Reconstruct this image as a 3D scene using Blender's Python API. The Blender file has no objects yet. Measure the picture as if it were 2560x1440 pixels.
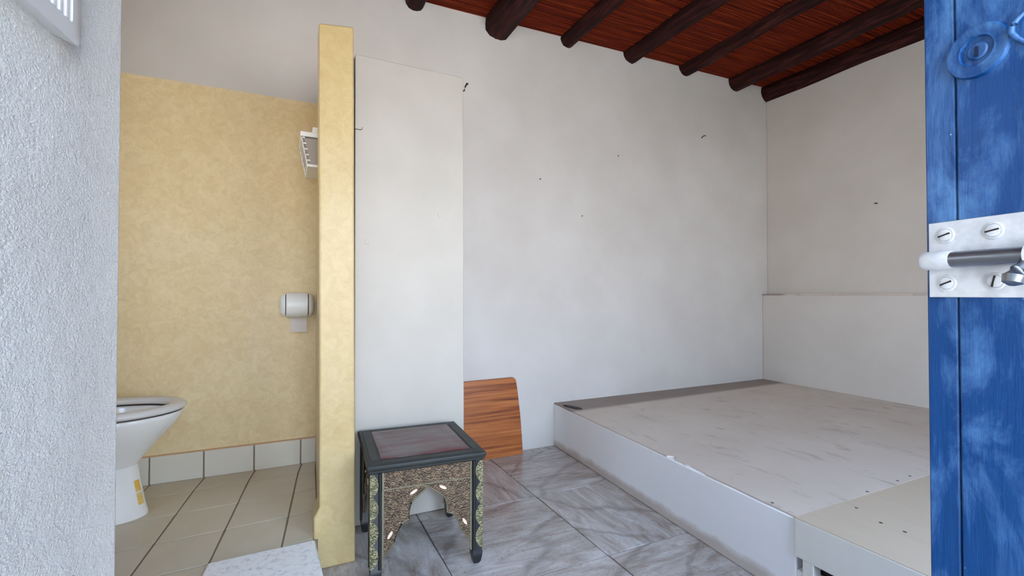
import bpy, bmesh, math, random
from mathutils import Vector, Matrix, noise

# ------------------------------------------------------------------ camera, light, exposure
F, CAM_H = 1176.0, 1.03                      # focal length in pixels of the 2560x1440 frame, eye height
PITCH, YAW = math.atan(17 / F), math.atan(560 / F)
S = bpy.context.scene
C = S.collection
cam_d = bpy.data.cameras.new('camera'); cam_d.sensor_width = 36.0; cam_d.lens = 36.0 * F / 2560.0
cam_d.clip_start = 0.01
cam = bpy.data.objects.new('camera', cam_d); C.objects.link(cam)
cam.location = (0, 0, CAM_H)
cam.rotation_euler = (math.pi / 2 + PITCH, 0, -YAW)
S.camera = cam

world = bpy.data.worlds.new('sky'); S.world = world; world.use_nodes = True
bg = world.node_tree.nodes['Background']
bg.inputs['Strength'].default_value = 1.0      # clear sky: pale at the horizon, bluer overhead, the same all round
wt = world.node_tree; wg = wt.nodes.new('ShaderNodeTexCoord'); wx = wt.nodes.new('ShaderNodeSeparateXYZ'); wr = wt.nodes.new('ShaderNodeValToRGB')
wt.links.new(wg.outputs['Generated'], wx.inputs[0]); wt.links.new(wx.outputs['Z'], wr.inputs['Fac']); wt.links.new(wr.outputs['Color'], bg.inputs['Color'])
wr.color_ramp.elements[0].color = (0.80, 0.84, 0.92, 1); wr.color_ramp.elements[1].color = (0.32, 0.55, 1.0, 1)
we = wr.color_ramp.elements.new(0.4); we.color = (0.53, 0.72, 1.0, 1)
sun_d = bpy.data.lights.new('sun', 'SUN'); sun_d.energy = 3.2; sun_d.color = (1.0, 0.9, 0.76); sun_d.angle = 0.01
sun = bpy.data.objects.new('sun', sun_d); C.objects.link(sun); sun.location = (0, 6, 9)
sun.rotation_euler = (math.radians(-38), 0, math.radians(12))
S.view_settings.view_transform = 'Standard'; S.view_settings.look = 'None'
S.view_settings.gamma = 1.0; S.view_settings.use_curve_mapping = False
S.view_settings.exposure = 3.66
S.cycles.max_bounces = 14; S.cycles.diffuse_bounces = 10; S.cycles.use_denoising = True
S.cycles.sample_clamp_indirect = 8

# ------------------------------------------------------------------ photo pixel -> direction, met with a known plane
def ray(u, v):
    a, b = (u - 1280) / F, -(v - 720) / F
    fw = math.cos(PITCH) - b * math.sin(PITCH); up = math.sin(PITCH) + b * math.cos(PITCH)
    return (a * math.cos(YAW) + fw * math.sin(YAW), -a * math.sin(YAW) + fw * math.cos(YAW), up)
def on_z(u, v, z=0.0):
    d = ray(u, v); t = (z - CAM_H) / d[2]; return Vector((d[0] * t, d[1] * t, z))
def on_y(u, v, y):
    d = ray(u, v); t = y / d[1]; return Vector((d[0] * t, y, CAM_H + d[2] * t))
def on_x(u, v, x):
    d = ray(u, v); t = x / d[0]; return Vector((x, d[1] * t, CAM_H + d[2] * t))
def on_plane(u, v, p, n):
    d = Vector(ray(u, v)); o = Vector((0, 0, CAM_H)); t = (Vector(p) - o).dot(n) / d.dot(n); return o + d * t

# ------------------------------------------------------------------ helpers
def lin(r, g, b):
    f = lambda c: (c / 255 / 12.92) if c / 255 <= 0.04045 else ((c / 255 + 0.055) / 1.055) ** 2.4
    return (f(r), f(g), f(b), 1.0)

class MB:
    def __init__(s): s.v = []; s.f = []
    def add(s, vs, fs):
        o = len(s.v); s.v += [tuple(p) for p in vs]; s.f += [tuple(i + o for i in f) for f in fs]; return s
    def box(s, x0, x1, y0, y1, z0, z1):
        return s.hexa([(x0, y0, z0), (x1, y0, z0), (x1, y1, z0), (x0, y1, z0), (x0, y0, z1), (x1, y0, z1), (x1, y1, z1), (x0, y1, z1)])
    def hexa(s, p):
        return s.add(p, [(3, 2, 1, 0), (4, 5, 6, 7), (0, 1, 5, 4), (1, 2, 6, 5), (2, 3, 7, 6), (3, 0, 4, 7)])
    def prism(s, poly, fn, a, b):
        """poly of 2-D points, fn(p, q, w) -> 3-D, extruded w from a to b"""
        n = len(poly)
        vs = [fn(p, q, a) for p, q in poly] + [fn(p, q, b) for p, q in poly]
        fs = [tuple(range(n))[::-1], tuple(range(n, 2 * n))] + [(i, (i + 1) % n, n + (i + 1) % n, n + i) for i in range(n)]
        return s.add(vs, fs)
    def loft(s, rings, cap0=True, cap1=True, closed=True):
        n = len(rings[0]); vs = [p for r in rings for p in r]; fs = []
        m = n if closed else n - 1
        for k in range(len(rings) - 1):
            for i in range(m):
                j = (i + 1) % n
                fs.append((k * n + i, k * n + j, (k + 1) * n + j, (k + 1) * n + i))
        if cap0: fs.append(tuple(range(n))[::-1])
        if cap1: fs.append(tuple(range((len(rings) - 1) * n, len(rings) * n)))
        return s.add(vs, fs)
    def tube(s, path, r, n=10):
        path = [Vector(p) for p in path]; rr = r if isinstance(r, (list, tuple)) else [r] * len(path)
        rings = []
        for k, p in enumerate(path):
            t = (path[min(k + 1, len(path) - 1)] - path[max(k - 1, 0)]).normalized()
            ref = Vector((0, 0, 1)) if abs(t.z) < 0.9 else Vector((1, 0, 0))
            a = t.cross(ref).normalized(); b = t.cross(a).normalized()
            rings.append([p + (a * math.cos(2 * math.pi * i / n) + b * math.sin(2 * math.pi * i / n)) * rr[k] for i in range(n)])
        return s.loft(rings)
    def build(s, name, mat, parent=None, smooth=False, bevel=0.0, seg=2, matrix=None, angle=40):
        me = bpy.data.meshes.new(name); me.from_pydata(s.v, [], s.f); me.validate()
        bm = bmesh.new(); bm.from_mesh(me)
        bmesh.ops.recalc_face_normals(bm, faces=bm.faces); bm.to_mesh(me); bm.free()
        if smooth:
            for p in me.polygons: p.use_smooth = True
            me.set_sharp_from_angle(angle=math.radians(angle))
        me.materials.append(mat)
        o = bpy.data.objects.new(name, me); C.objects.link(o)
        if parent is not None: o.parent = parent
        if matrix is not None: o.matrix_world = matrix
        if bevel:
            m = o.modifiers.new('bevel', 'BEVEL'); m.width = bevel; m.segments = seg; m.limit_method = 'ANGLE'; m.angle_limit = math.radians(35)
            for p in me.polygons: p.use_smooth = True
            me.set_sharp_from_angle(angle=math.radians(60))
        return o

def tag(o, label=None, cat=None, group=None, kind=None):
    if label: o['label'] = label
    if cat: o['category'] = cat
    if group: o['group'] = group
    if kind: o['kind'] = kind
    return o
def empty(name, loc=(0, 0, 0), rz=0.0):
    o = bpy.data.objects.new(name, None); C.objects.link(o); o.location = loc; o.rotation_euler = (0, 0, rz); o.empty_display_size = 0.05
    return o
def basis(origin, ex, ey, ez):
    return Matrix(((ex[0], ey[0], ez[0], origin[0]), (ex[1], ey[1], ez[1], origin[1]), (ex[2], ey[2], ez[2], origin[2]), (0, 0, 0, 1)))

# ------------------------------------------------------------------ materials
class NT:
    def __init__(s, name, rough=0.6, spec=0.5, metal=0.0, coat=0.0):
        s.m = bpy.data.materials.new(name); s.m.use_nodes = True; s.t = s.m.node_tree; s.b = s.t.nodes['Principled BSDF']
        s.b.inputs['Roughness'].default_value = rough; s.b.inputs['Metallic'].default_value = metal
        s.b.inputs['Specular IOR Level'].default_value = spec; s.b.inputs['Coat Weight'].default_value = coat
        s.pos = s.t.nodes.new('ShaderNodeNewGeometry').outputs['Position']
    def n(s, typ, **kw):
        nd = s.t.nodes.new(typ)
        for k, v in kw.items():
            if k in nd.inputs:
                if hasattr(v, 'is_linked') or isinstance(v, bpy.types.NodeSocket): s.t.links.new(v, nd.inputs[k])
                else: nd.inputs[k].default_value = v
            else: setattr(nd, k, v)
        return nd
    def mapped(s, scale, rot=(0, 0, 0), src=None):
        nd = s.n('ShaderNodeMapping'); nd.inputs['Scale'].default_value = scale; nd.inputs['Rotation'].default_value = rot
        s.t.links.new(src or s.pos, nd.inputs['Vector']); return nd.outputs['Vector']
    def noise(s, scale, vec=None, detail=4, rough=0.55, dist=0.0):
        nd = s.n('ShaderNodeTexNoise', Scale=scale, Detail=detail, Roughness=rough, Distortion=dist)
        s.t.links.new(vec or s.pos, nd.inputs['Vector']); return nd.outputs['Fac']
    def ramp(s, fac, stops):
        nd = s.n('ShaderNodeValToRGB'); cr = nd.color_ramp
        while len(cr.elements) < len(stops): cr.elements.new(0.5)
        for e, (p, c) in zip(cr.elements, stops): e.position = p; e.color = c if len(c) == 4 else (*c, 1)
        s.t.links.new(fac, nd.inputs['Fac']); return nd.outputs['Color']
    def mix(s, fac, a, b, blend='MIX'):
        nd = s.n('ShaderNodeMix', data_type='RGBA', blend_type=blend)
        for sock, v in ((nd.inputs[0], fac), (nd.inputs[6], a), (nd.inputs[7], b)):
            if isinstance(v, bpy.types.NodeSocket): s.t.links.new(v, sock)
            else: sock.default_value = v
        return nd.outputs[2]
    def math(s, op, a, b=0.0, c=None):
        nd = s.n('ShaderNodeMath', operation=op)
        for i, v in enumerate((a, b) if c is None else (a, b, c)):
            if isinstance(v, bpy.types.NodeSocket): s.t.links.new(v, nd.inputs[i])
            else: nd.inputs[i].default_value = v
        return nd.outputs[0]
    def color(s, c):
        if isinstance(c, bpy.types.NodeSocket): s.t.links.new(c, s.b.inputs['Base Color'])
        else: s.b.inputs['Base Color'].default_value = c
        return s
    def rough(s, f):
        s.t.links.new(f, s.b.inputs['Roughness']); return s
    def bump(s, h, strength=0.3, dist=0.002, prev=None):
        nd = s.n('ShaderNodeBump', Strength=strength, Distance=dist); s.t.links.new(h, nd.inputs['Height'])
        if prev is not None: s.t.links.new(prev, nd.inputs['Normal'])
        s.t.links.new(nd.outputs['Normal'], s.b.inputs['Normal']); return nd.outputs['Normal']

B0, W1 = (0, 0, 0, 1), (1, 1, 1, 1)
def plaster(name, c1, c2, rough=0.75, bump=0.12, spec=0.3, scale=2.0, fine=60):
    m = NT(name, rough, spec)
    m.color(m.mix(m.ramp(m.noise(scale, detail=6), [(0.35, B0), (0.68, W1)]), c1, c2))
    m.bump(m.math('ADD', m.noise(fine, detail=5), m.math('MULTIPLY', m.noise(6), 2.0)), bump, 0.004)
    return m
M = {}
M['wall'] = plaster('white_wall_paint', lin(202, 197, 190), lin(211, 207, 201)).m
M['wall_r'] = plaster('grey_white_wall_paint', lin(206, 198, 187), lin(214, 207, 197)).m
M['board_white'] = plaster('off_white_board_paint', lin(182, 176, 165), lin(190, 184, 174), 0.5, 0.04, 0.4, 3, 30).m
# yellow plaster: polished lime wash with trowel clouds
def yellow(name, rough, a, b, c):
    m = NT(name, rough, 0.4)
    cl = m.ramp(m.noise(2.6, detail=7, rough=0.62, dist=0.6), [(0.3, a), (0.52, b), (0.75, c)])
    sp = m.ramp(m.noise(22, detail=7, rough=0.75, dist=1.0), [(0.38, lin(206, 190, 156)), (0.62, W1)])
    m.color(m.mix(0.3, cl, sp, 'MULTIPLY'))
    m.bump(m.math('ADD', m.noise(9, detail=5), m.math('MULTIPLY', m.noise(45), 0.4)), 0.25, 0.006); return m.m
M['yellow'] = yellow('yellow_lime_plaster', 0.5, lin(226, 204, 157), lin(231, 211, 166), lin(234, 215, 174))
M['yellow_end'] = yellow('yellow_polished_plaster', 0.3, lin(190, 165, 112), lin(198, 175, 125), lin(203, 182, 136))
# rough stucco beside the entrance
m = NT('grey_white_stucco', 0.8, 0.25)
m.color(m.mix(m.ramp(m.noise(7, detail=5), [(0.35, B0), (0.7, W1)]), lin(232, 228, 218), lin(240, 237, 228)))
st = m.math('ADD', m.math('MULTIPLY', m.noise(230, m.mapped((1, 1, 1.7)), detail=4, dist=0.5), 1.0), m.noise(40, m.mapped((1, 1, 1.4)), detail=4))
m.bump(st, 0.6, 0.004); M['stucco'] = m.m
# floor tile: brown-grey veined marble look, polished
m = NT('veined_grey_floor_tile', 0.14, 0.5)
oi = m.n('ShaderNodeObjectInfo')
off = m.n('ShaderNodeVectorMath', operation='SCALE'); m.t.links.new(oi.outputs['Random'], off.inputs['Scale']); off.inputs[0].default_value = (7.3, 11.1, 5.7)
rt = m.n('ShaderNodeVectorRotate', rotation_type='Z_AXIS'); m.t.links.new(m.pos, rt.inputs['Vector'])
m.t.links.new(m.math('MULTIPLY', m.math('ROUND', m.math('MULTIPLY', oi.outputs['Random'], 13.0)), 1.5708), rt.inputs['Angle'])
ad = m.n('ShaderNodeVectorMath', operation='ADD'); m.t.links.new(rt.outputs[0], ad.inputs[0]); m.t.links.new(off.outputs[0], ad.inputs[1])
P = ad.outputs[0]
streak = m.noise(3.2, m.mapped((1.0, 4.2, 1), (0, 0, 0.45), P), 8, 0.62, 1.6)
base = m.ramp(streak, [(0.3, lin(140, 124, 114)), (0.46, lin(170, 159, 151)), (0.56, lin(182, 173, 167)), (0.72, lin(206, 199, 195))])
vein = m.n('ShaderNodeTexWave', Scale=0.9, Distortion=11.0, Detail=5.0); vein.inputs['Detail Scale'].default_value = 0.9
m.t.links.new(m.mapped((1, 1.6, 1), (0, 0, 0.7), P), vein.inputs['Vector'])
vmask = m.ramp(vein.outputs['Fac'], [(0.0, W1), (0.035, (0.35, 0.35, 0.35, 1)), (0.09, B0)])
base = m.mix(m.math('MULTIPLY', vmask, 0.42), base, lin(104, 90, 84))
speck = m.ramp(m.noise(48, P, 7, 0.78), [(0.54, B0), (0.68, W1)])
base = m.mix(m.math('MULTIPLY', speck, 0.45), base, lin(190, 187, 186))
dk = m.ramp(m.noise(80, P, 5, 0.7), [(0.3, W1), (0.42, B0)])
base = m.mix(m.math('MULTIPLY', dk, 0.65), base, lin(88, 80, 78))
m.color(base); m.rough(m.math('MULTIPLY_ADD', m.noise(30), 0.16, 0.08)); m.bump(m.math('ADD', streak, vein.outputs['Fac']), 0.06, 0.002)
M['tile_floor'] = m.m
m = NT('dark_grout', 0.85); m.color(m.mix(m.noise(40), lin(84, 76, 70), lin(104, 95, 88))); M['grout'] = m.m
m = NT('beige_ceramic_floor_tile', 0.42, 0.4)
m.color(m.mix(m.noise(9, detail=6), lin(192, 180, 156), lin(204, 193, 170))); m.bump(m.noise(20), 0.06, 0.002); M['tile_bath'] = m.m
m = NT('pale_ceramic_skirting_tile', 0.3, 0.45)
m.color(m.mix(m.noise(9, detail=6), lin(206, 200, 184), lin(216, 211, 196))); M['tile_skirt'] = m.m
m = NT('tan_joint', 0.8); m.color(lin(196, 158, 118)); M['joint_tan'] = m.m
m = NT('brown_grout', 0.9); m.color(lin(128, 114, 96)); M['grout_bath'] = m.m
m = NT('white_flecked_marble', 0.45, 0.4)
m.color(m.mix(m.ramp(m.noise(45, detail=6, rough=0.7), [(0.36, B0), (0.5, W1)]), lin(206, 207, 204), lin(236, 235, 231))); m.bump(m.noise(40), 0.2, 0.002); M['marble'] = m.m
# platform top: worn cement with smears; a browner strip along the back wall
m = NT('worn_platform_screed', 0.55, 0.35)
c = m.mix(m.ramp(m.noise(1.6, detail=6), [(0.35, B0), (0.65, W1)]), lin(208, 193, 178), lin(218, 205, 191))
sm = m.ramp(m.noise(5.5, m.mapped((2.6, 0.8, 1), (0, 0, 0.25)), 7, 0.66, 0.8), [(0.56, B0), (0.72, W1)])
c = m.mix(m.math('MULTIPLY', sm, 0.6), c, lin(146, 130, 124))
sp = m.ramp(m.noise(26, m.mapped((1.4, 0.7, 1)), 5, 0.7), [(0.7, B0), (0.76, W1)])
c = m.mix(m.math('MULTIPLY', sp, 0.5), c, lin(112, 98, 92))
sx = m.n('ShaderNodeSeparateXYZ'); m.t.links.new(m.pos, sx.inputs[0])
yy = m.math('ADD', m.math('MULTIPLY_ADD', sx.outputs['X'], -0.028, sx.outputs['Y']), m.math('MULTIPLY', m.noise(6), 0.03))
band = m.ramp(m.math('SUBTRACT', yy, 2.0), [(0.478, B0), (0.53, W1)])
c = m.mix(band, c, lin(146, 129, 118))
m.color(c); m.rough(m.math('MULTIPLY_ADD', m.noise(4), 0.3, 0.35)); m.bump(m.noise(30, detail=6), 0.1, 0.003); M['screed'] = m.m
# platform front: white paint, bare stained foot
m = NT('white_platform_paint', 0.6, 0.35)
sx = m.n('ShaderNodeSeparateXYZ'); m.t.links.new(m.pos, sx.inputs[0])
hz = m.math('SUBTRACT', sx.outputs['Z'], m.math('MULTIPLY', m.noise(9, detail=5), 0.055))
foot = m.ramp(hz, [(0.0, W1), (0.018, (0.5, 0.5, 0.5, 1)), (0.03, B0)])
m.color(m.mix(m.math('MULTIPLY', foot, 0.7), m.mix(m.noise(3), lin(238, 236, 234), lin(244, 243, 242)), lin(184, 166, 148)))
m.bump(m.noise(20, detail=5), 0.15, 0.003); M['platform'] = m.m
m = NT('cream_painted_plywood', 0.5, 0.4)
m.color(m.mix(m.noise(4, m.mapped((1, 6, 1)), 5), lin(214, 208, 196), lin(224, 219, 208))); M['ply_front'] = m.m
m = NT('bare_beige_board', 0.55, 0.35)
c = m.mix(m.noise(5, m.mapped((6, 1, 1)), 6, 0.6), lin(194, 174, 150), lin(204, 187, 164))
sp = m.ramp(m.noise(24, detail=4), [(0.72, B0), (0.77, W1)]); m.color(m.mix(m.math('MULTIPLY', sp, 0.6), c, lin(108, 94, 82))); M['ply_top'] = m.m
# roof timber and reeds
def timber(name, a, b, c, stretch):
    m = NT(name, 0.7, 0.15); v = m.mapped(stretch)
    n1 = m.noise(7, v, 8, 0.65, 0.4)
    m.color(m.ramp(n1, [(0.3, a), (0.52, b), (0.75, c)])); m.bump(m.noise(12, v, 8, 0.7), 0.6, 0.008); return m.m
M['beam'] = timber('dark_stained_log', lin(20, 6, 6), lin(46, 18, 15), lin(92, 46, 36), (7, 0.6, 7))
m = NT('red_brown_reed', 0.7, 0.12)
v = m.mapped((0.7, 60, 20)); n1 = m.noise(3, v, 4, 0.6)
m.color(m.ramp(n1, [(0.3, lin(54, 12, 5)), (0.5, lin(104, 30, 9)), (0.72, lin(146, 58, 20))])); m.bump(m.noise(8, v), 0.4, 0.003); M['reed'] = m.m
m = NT('grey_roof_slab', 0.9); m.color(lin(70, 45, 35)); M['slab'] = m.m
# wooden board: honey brown with horizontal bands
m = NT('banded_brown_wood', 0.32, 0.45)
n1 = m.noise(3.4, m.mapped((0.5, 0.5, 16)), 7, 0.6, 0.3)
c = m.ramp(n1, [(0.32, lin(100, 48, 20)), (0.44, lin(150, 82, 38)), (0.58, lin(176, 104, 52)), (0.74, lin(190, 122, 66))])
m.color(c); M['wood'] = m.m
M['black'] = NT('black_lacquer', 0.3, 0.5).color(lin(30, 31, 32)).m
m = NT('green_black_leather_edge', 0.5, 0.35); m.color(m.mix(m.noise(40), lin(34, 35, 33), lin(56, 58, 54))); m.bump(m.noise(150), 0.15, 0.001); M['edge'] = m.m
m = NT('worn_oxblood_leather', 0.34, 0.5)
c = m.mix(m.ramp(m.noise(9, m.mapped((0.7, 2.4, 1)), 6), [(0.38, B0), (0.62, W1)]), lin(92, 44, 46), lin(104, 92, 88)); m.color(c); m.bump(m.noise(60, detail=5), 0.15, 0.002); M['leather'] = m.m
def stamped(name, a, b, scale, metal):
    m = NT(name, 0.42, 0.5, metal)
    vo = m.n('ShaderNodeTexVoronoi', Scale=scale, feature='F1'); tc = m.n('ShaderNodeTexCoord'); m.t.links.new(tc.outputs['Object'], vo.inputs['Vector'])
    f = m.ramp(vo.outputs['Distance'], [(0.18, B0), (0.5, W1)])
    n2 = m.ramp(m.noise(scale * 0.35, tc.outputs['Object'], 5), [(0.4, B0), (0.6, W1)])
    m.color(m.mix(m.math('MULTIPLY', f, m.math('MULTIPLY_ADD', n2, 0.6, 0.4)), a, b)); m.bump(vo.outputs['Distance'], 0.9, 0.003); return m.m
M['brass'] = stamped('stamped_brass_sheet', lin(36, 34, 24), lin(152, 144, 104), 190, 0.3)
M['bronze'] = stamped('embossed_brown_metal', lin(34, 24, 17), lin(122, 98, 72), 170, 0.25)
m = NT('dull_metal_edging', 0.4, 0.5, 0.5); m.color(lin(128, 120, 96)); M['trim'] = m.m
m = NT('bone_inlay', 0.3); m.color(m.mix(m.noise(60), lin(226, 184, 150), lin(246, 222, 200))); M['bone'] = m.m
# blue door paint, weathered; pale patches also paint in sky reflections
m = NT('weathered_sky_tinted_blue', 0.36, 0.5)
tc = m.n('ShaderNodeTexCoord'); O = tc.outputs['Object']
pt = m.ramp(m.noise(20, m.mapped((1, 1, 0.4), src=O), 7, 0.7, 0.6), [(0.46, B0), (0.66, W1)])
c = m.mix(m.math('MULTIPLY', pt, 0.75), lin(2, 66, 126), lin(96, 146, 200))
ch = m.ramp(m.noise(130, O, 3, 0.6), [(0.72, B0), (0.75, W1)])
c = m.mix(m.math('MULTIPLY', ch, 0.7), c, lin(190, 214, 240))
m.color(c); m.bump(m.math('ADD', m.noise(60, m.mapped((1, 1, 0.08), src=O), 6, 0.65), m.noise(18, O)), 0.4, 0.003); M['blue'] = m.m
m = NT('dark_joint', 0.8); m.color(lin(10, 26, 60)); M['joint'] = m.m
m = NT('white_painted_plate', 0.45, 0.4); m.color(m.mix(m.ramp(m.noise(60, detail=6), [(0.4, B0), (0.6, W1)]), lin(206, 206, 206), lin(226, 226, 226))); m.bump(m.noise(120), 0.3, 0.001); M['plate'] = m.m
M['steel'] = NT('worn_steel', 0.32, 0.5, 0.85).color(lin(146, 150, 156)).m
M['paint_rod'] = M['plate']
m = NT('white_porcelain', 0.12, 0.5, coat=0.3); m.color(lin(236, 235, 230)); M['porcelain'] = m.m
m = NT('grey_white_plastic', 0.35, 0.4); m.color(lin(214, 211, 205)); M['plastic'] = m.m
m = NT('bright_white_plastic', 0.3, 0.4); m.color(lin(236, 236, 232)); M['plastic_white'] = m.m
m = NT('grey_plastic', 0.4, 0.4); m.color(lin(160, 150, 140)); M['plastic_grey'] = m.m
m = NT('shadow_grey_plastic', 0.6); m.color(lin(60, 56, 50)); M['plastic_dark'] = m.m
m = NT('white_tissue_paper', 0.9); m.color(lin(214, 206, 198)); M['paper'] = m.m
m = NT('orange_sticker', 0.5); m.color(m.mix(m.ramp(m.noise(40), [(0.45, B0), (0.55, W1)]), lin(226, 178, 74), lin(226, 196, 120))); M['sticker'] = m.m
m = NT('rusty_black_iron', 0.6, 0.4, 0.4); m.color(m.mix(m.noise(80), lin(34, 30, 30), lin(70, 58, 52))); M['iron'] = m.m
m = NT('sunlit_terrace_stone', 0.8); m.color(m.mix(m.noise(1.5), lin(198, 186, 168), lin(212, 202, 186))); M['ground'] = m.m
m = NT('dark_scrap', 0.7); m.color(lin(52, 50, 52)); M['scrap'] = m.m

# ------------------------------------------------------------------ the room shell
YB, YF = 2.80, -0.50                # back wall face, inner face of front wall
XL, XR, XR_LOW = -1.15, 3.85, 3.78
ZF = 0.12                           # bathroom floor level
def zc(x): return 2.80 + 0.018 * x  # underside of the reed ceiling
# left stucco wall (entrance side): face runs from its far corner back towards the entrance, slightly splayed
LC = Vector((-0.193, 0.757, 0)); LD = Vector((-0.117, -1.0, 0)).normalized(); LN = Vector((1.0, -0.117, 0)).normalized()
LE = LC + LD * ((LC.y - YF) / -LD.y)

w = MB().box(XL - 0.2, XR + 0.3, YB, YB + 0.2, -0.1, 3.1).build('wall_back', M['wall'])
tag(w, 'long off-white plastered back wall', 'wall', kind='structure')
wy = MB(); wy.box(XL, 0.150, YB - 0.004, YB + 0.01, ZF, 2.085); wy.build('yellow_plaster', M['yellow'], w)
w = MB().box(XR, XR + 0.25, YF - 0.3, YB, -0.1, 3.1).box(XR_LOW, XR + 0.01, YF, YB, -0.1, 1.03)
w = tag(w.build('wall_right', M['wall_r'], bevel=0.006), 'grey-white right wall with a shallow ledge at mid height', 'wall', kind='structure')
lg = MB().box(XR_LOW - 0.004, XR, YF, YB, 1.026, 1.036).build('ledge_top', M['screed'], w)
# partition with yellow rounded end
pa = MB()
yf, yb = 1.912, YB
prof = [(0.100, 2.062), (0.226, 2.078), (0.241, 0.0), (0.112, 0.0), (0.092, 0.10), (0.092, 0.195), (0.111, 0.232)]
prof_b = [(0.108, 2.062), (0.230, 2.078), (0.241, 0.0), (0.114, 0.0), (0.114, 0.10), (0.114, 0.195), (0.114, 0.232)]
prof_c = [(0.140, 2.062), (0.235, 2.078), (0.241, 0.0), (0.142, 0.0), (0.142, 0.10), (0.142, 0.195), (0.142, 0.232)]
pa.loft([[(x, yf, z) for x, z in prof], [(x, yf + 0.10, z) for x, z in prof], [(x, yf + 0.13, z) for x, z in prof_b], [(x, yb, z) for x, z in prof_c]])
w = tag(pa.build('wall_partition', M['yellow_end'], bevel=0.007, seg=3), 'narrow yellow plastered partition wall end beside the bathroom', 'wall', kind='structure')
# bathroom side walls and the left stucco wall
BY0, BY1, BZ0, BZ1 = 1.15, 1.85, 1.25, 2.05  # unseen bathroom window opening, added to let in more light
w = MB().box(XL - 0.2, XL, 0.45, BY0, -0.1, 3.1).box(XL - 0.2, XL, BY1, YB, -0.1, 3.1).box(XL - 0.2, XL, BY0, BY1, -0.1, BZ0).box(XL - 0.2, XL, BY0, BY1, BZ1, 3.1).build('wall_bathroom', M['yellow'])
wf = MB().box(XL - 0.14, XL - 0.10, BY0, BY1, BZ0, BZ0 + 0.04).box(XL - 0.14, XL - 0.10, BY0, BY1, BZ1 - 0.04, BZ1).box(XL - 0.14, XL - 0.10, BY0, BY0 + 0.04, BZ0, BZ1).box(XL - 0.14, XL - 0.10, BY1 - 0.04, BY1, BZ0, BZ1)
tag(wf.build('added_window_2', M['blue']), 'blue frame of the small unseen bathroom window added for light', 'window', kind='structure')
tag(w, 'yellow side wall of bathroom behind the toilet', 'wall', kind='structure')
lw = MB()
poly = [(LC.x, LC.y), (LE.x, LE.y), (LE.x, YF - 0.3), (LE.x - 0.25, YF - 0.3), (LE.x - 0.25, 0.50), (XL - 0.2, 0.50), (XL - 0.2, LC.y)]
lw.prism(poly, lambda p, q, h: (p, q, h), -0.1, 3.1)
w = tag(lw.build('wall_left', M['stucco'], bevel=0.008, seg=3), 'rough grey-white stucco wall beside the entrance', 'wall', kind='structure')
# front wall with the entrance opening (behind the camera)
D0, D1, DT = LE.x, 0.42, 2.15
WX0, WX1, WZ0, WZ1 = 0.52, 2.25, 0.50, 2.25      # tall unseen window beside the door, added to brighten the room's right side
fw = MB().box(D1, WX0, YF - 0.3, YF, -0.1, 3.1).box(WX1, XR + 0.25, YF - 0.3, YF, -0.1, 3.1).box(D0, D1, YF - 0.3, YF, DT, 3.1)
fw.box(WX0, WX1, YF - 0.3, YF, -0.1, WZ0).box(WX0, WX1, YF - 0.3, YF, WZ1, 3.1)
wf = MB().box(WX0, WX1, YF - 0.2, YF - 0.15, WZ0, WZ0 + 0.05).box(WX0, WX1, YF - 0.2, YF - 0.15, WZ1 - 0.05, WZ1).box(WX0, WX0 + 0.05, YF - 0.2, YF - 0.15, WZ0, WZ1).box(WX1 - 0.05, WX1, YF - 0.2, YF - 0.15, WZ0, WZ1)
tag(wf.build('added_window_1', M['blue']), 'blue frame of the added unseen window in the front wall', 'window', kind='structure')
tag(fw.build('wall_front', M['wall']), 'white front wall around the entrance opening', 'wall', kind='structure')
cl = MB().hexa([(XL - 0.2, YF - 0.3, zc(XL) + 0.05), (XR + 0.3, YF - 0.3, zc(XR) + 0.05), (XR + 0.3, YB + 0.2, zc(XR) + 0.05), (XL - 0.2, YB + 0.2, zc(XL) + 0.05),
                (XL - 0.2, YF - 0.3, 3.2), (XR + 0.3, YF - 0.3, 3.2), (XR + 0.3, YB + 0.2, 3.2), (XL - 0.2, YB + 0.2, 3.2)])
ceiling = tag(cl.build('ceiling', M['slab']), 'dark roof slab above the reed matting', 'ceiling', kind='structure')

# main floor: grout bed with tiles
floor = tag(MB().box(-0.6, XR, YF - 0.3, YB, -0.1, -0.003).build('floor', M['grout']), 'veined grey polished tile floor', 'floor', kind='structure')
TS, J = 0.60, 0.0022
for i in range(-2, 2):
    for j in range(-3, 4):
        x0, x1 = 1.15 + (i - 1) * TS, 1.15 + i * TS; y0, y1 = 1.53 + (j - 1) * TS, 1.53 + j * TS
        x0, x1, y0, y1 = max(x0, -0.35), min(x1, 1.66), max(y0, YF - 0.3), min(y1, YB)
        if x1 - x0 < 0.02 or y1 - y0 < 0.02: continue
        MB().box(x0 + J, x1 - J, y0 + J, y1 - J, -0.012, 0.0).build('tile', M['tile_floor'], floor, bevel=0.0015, seg=1)

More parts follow.
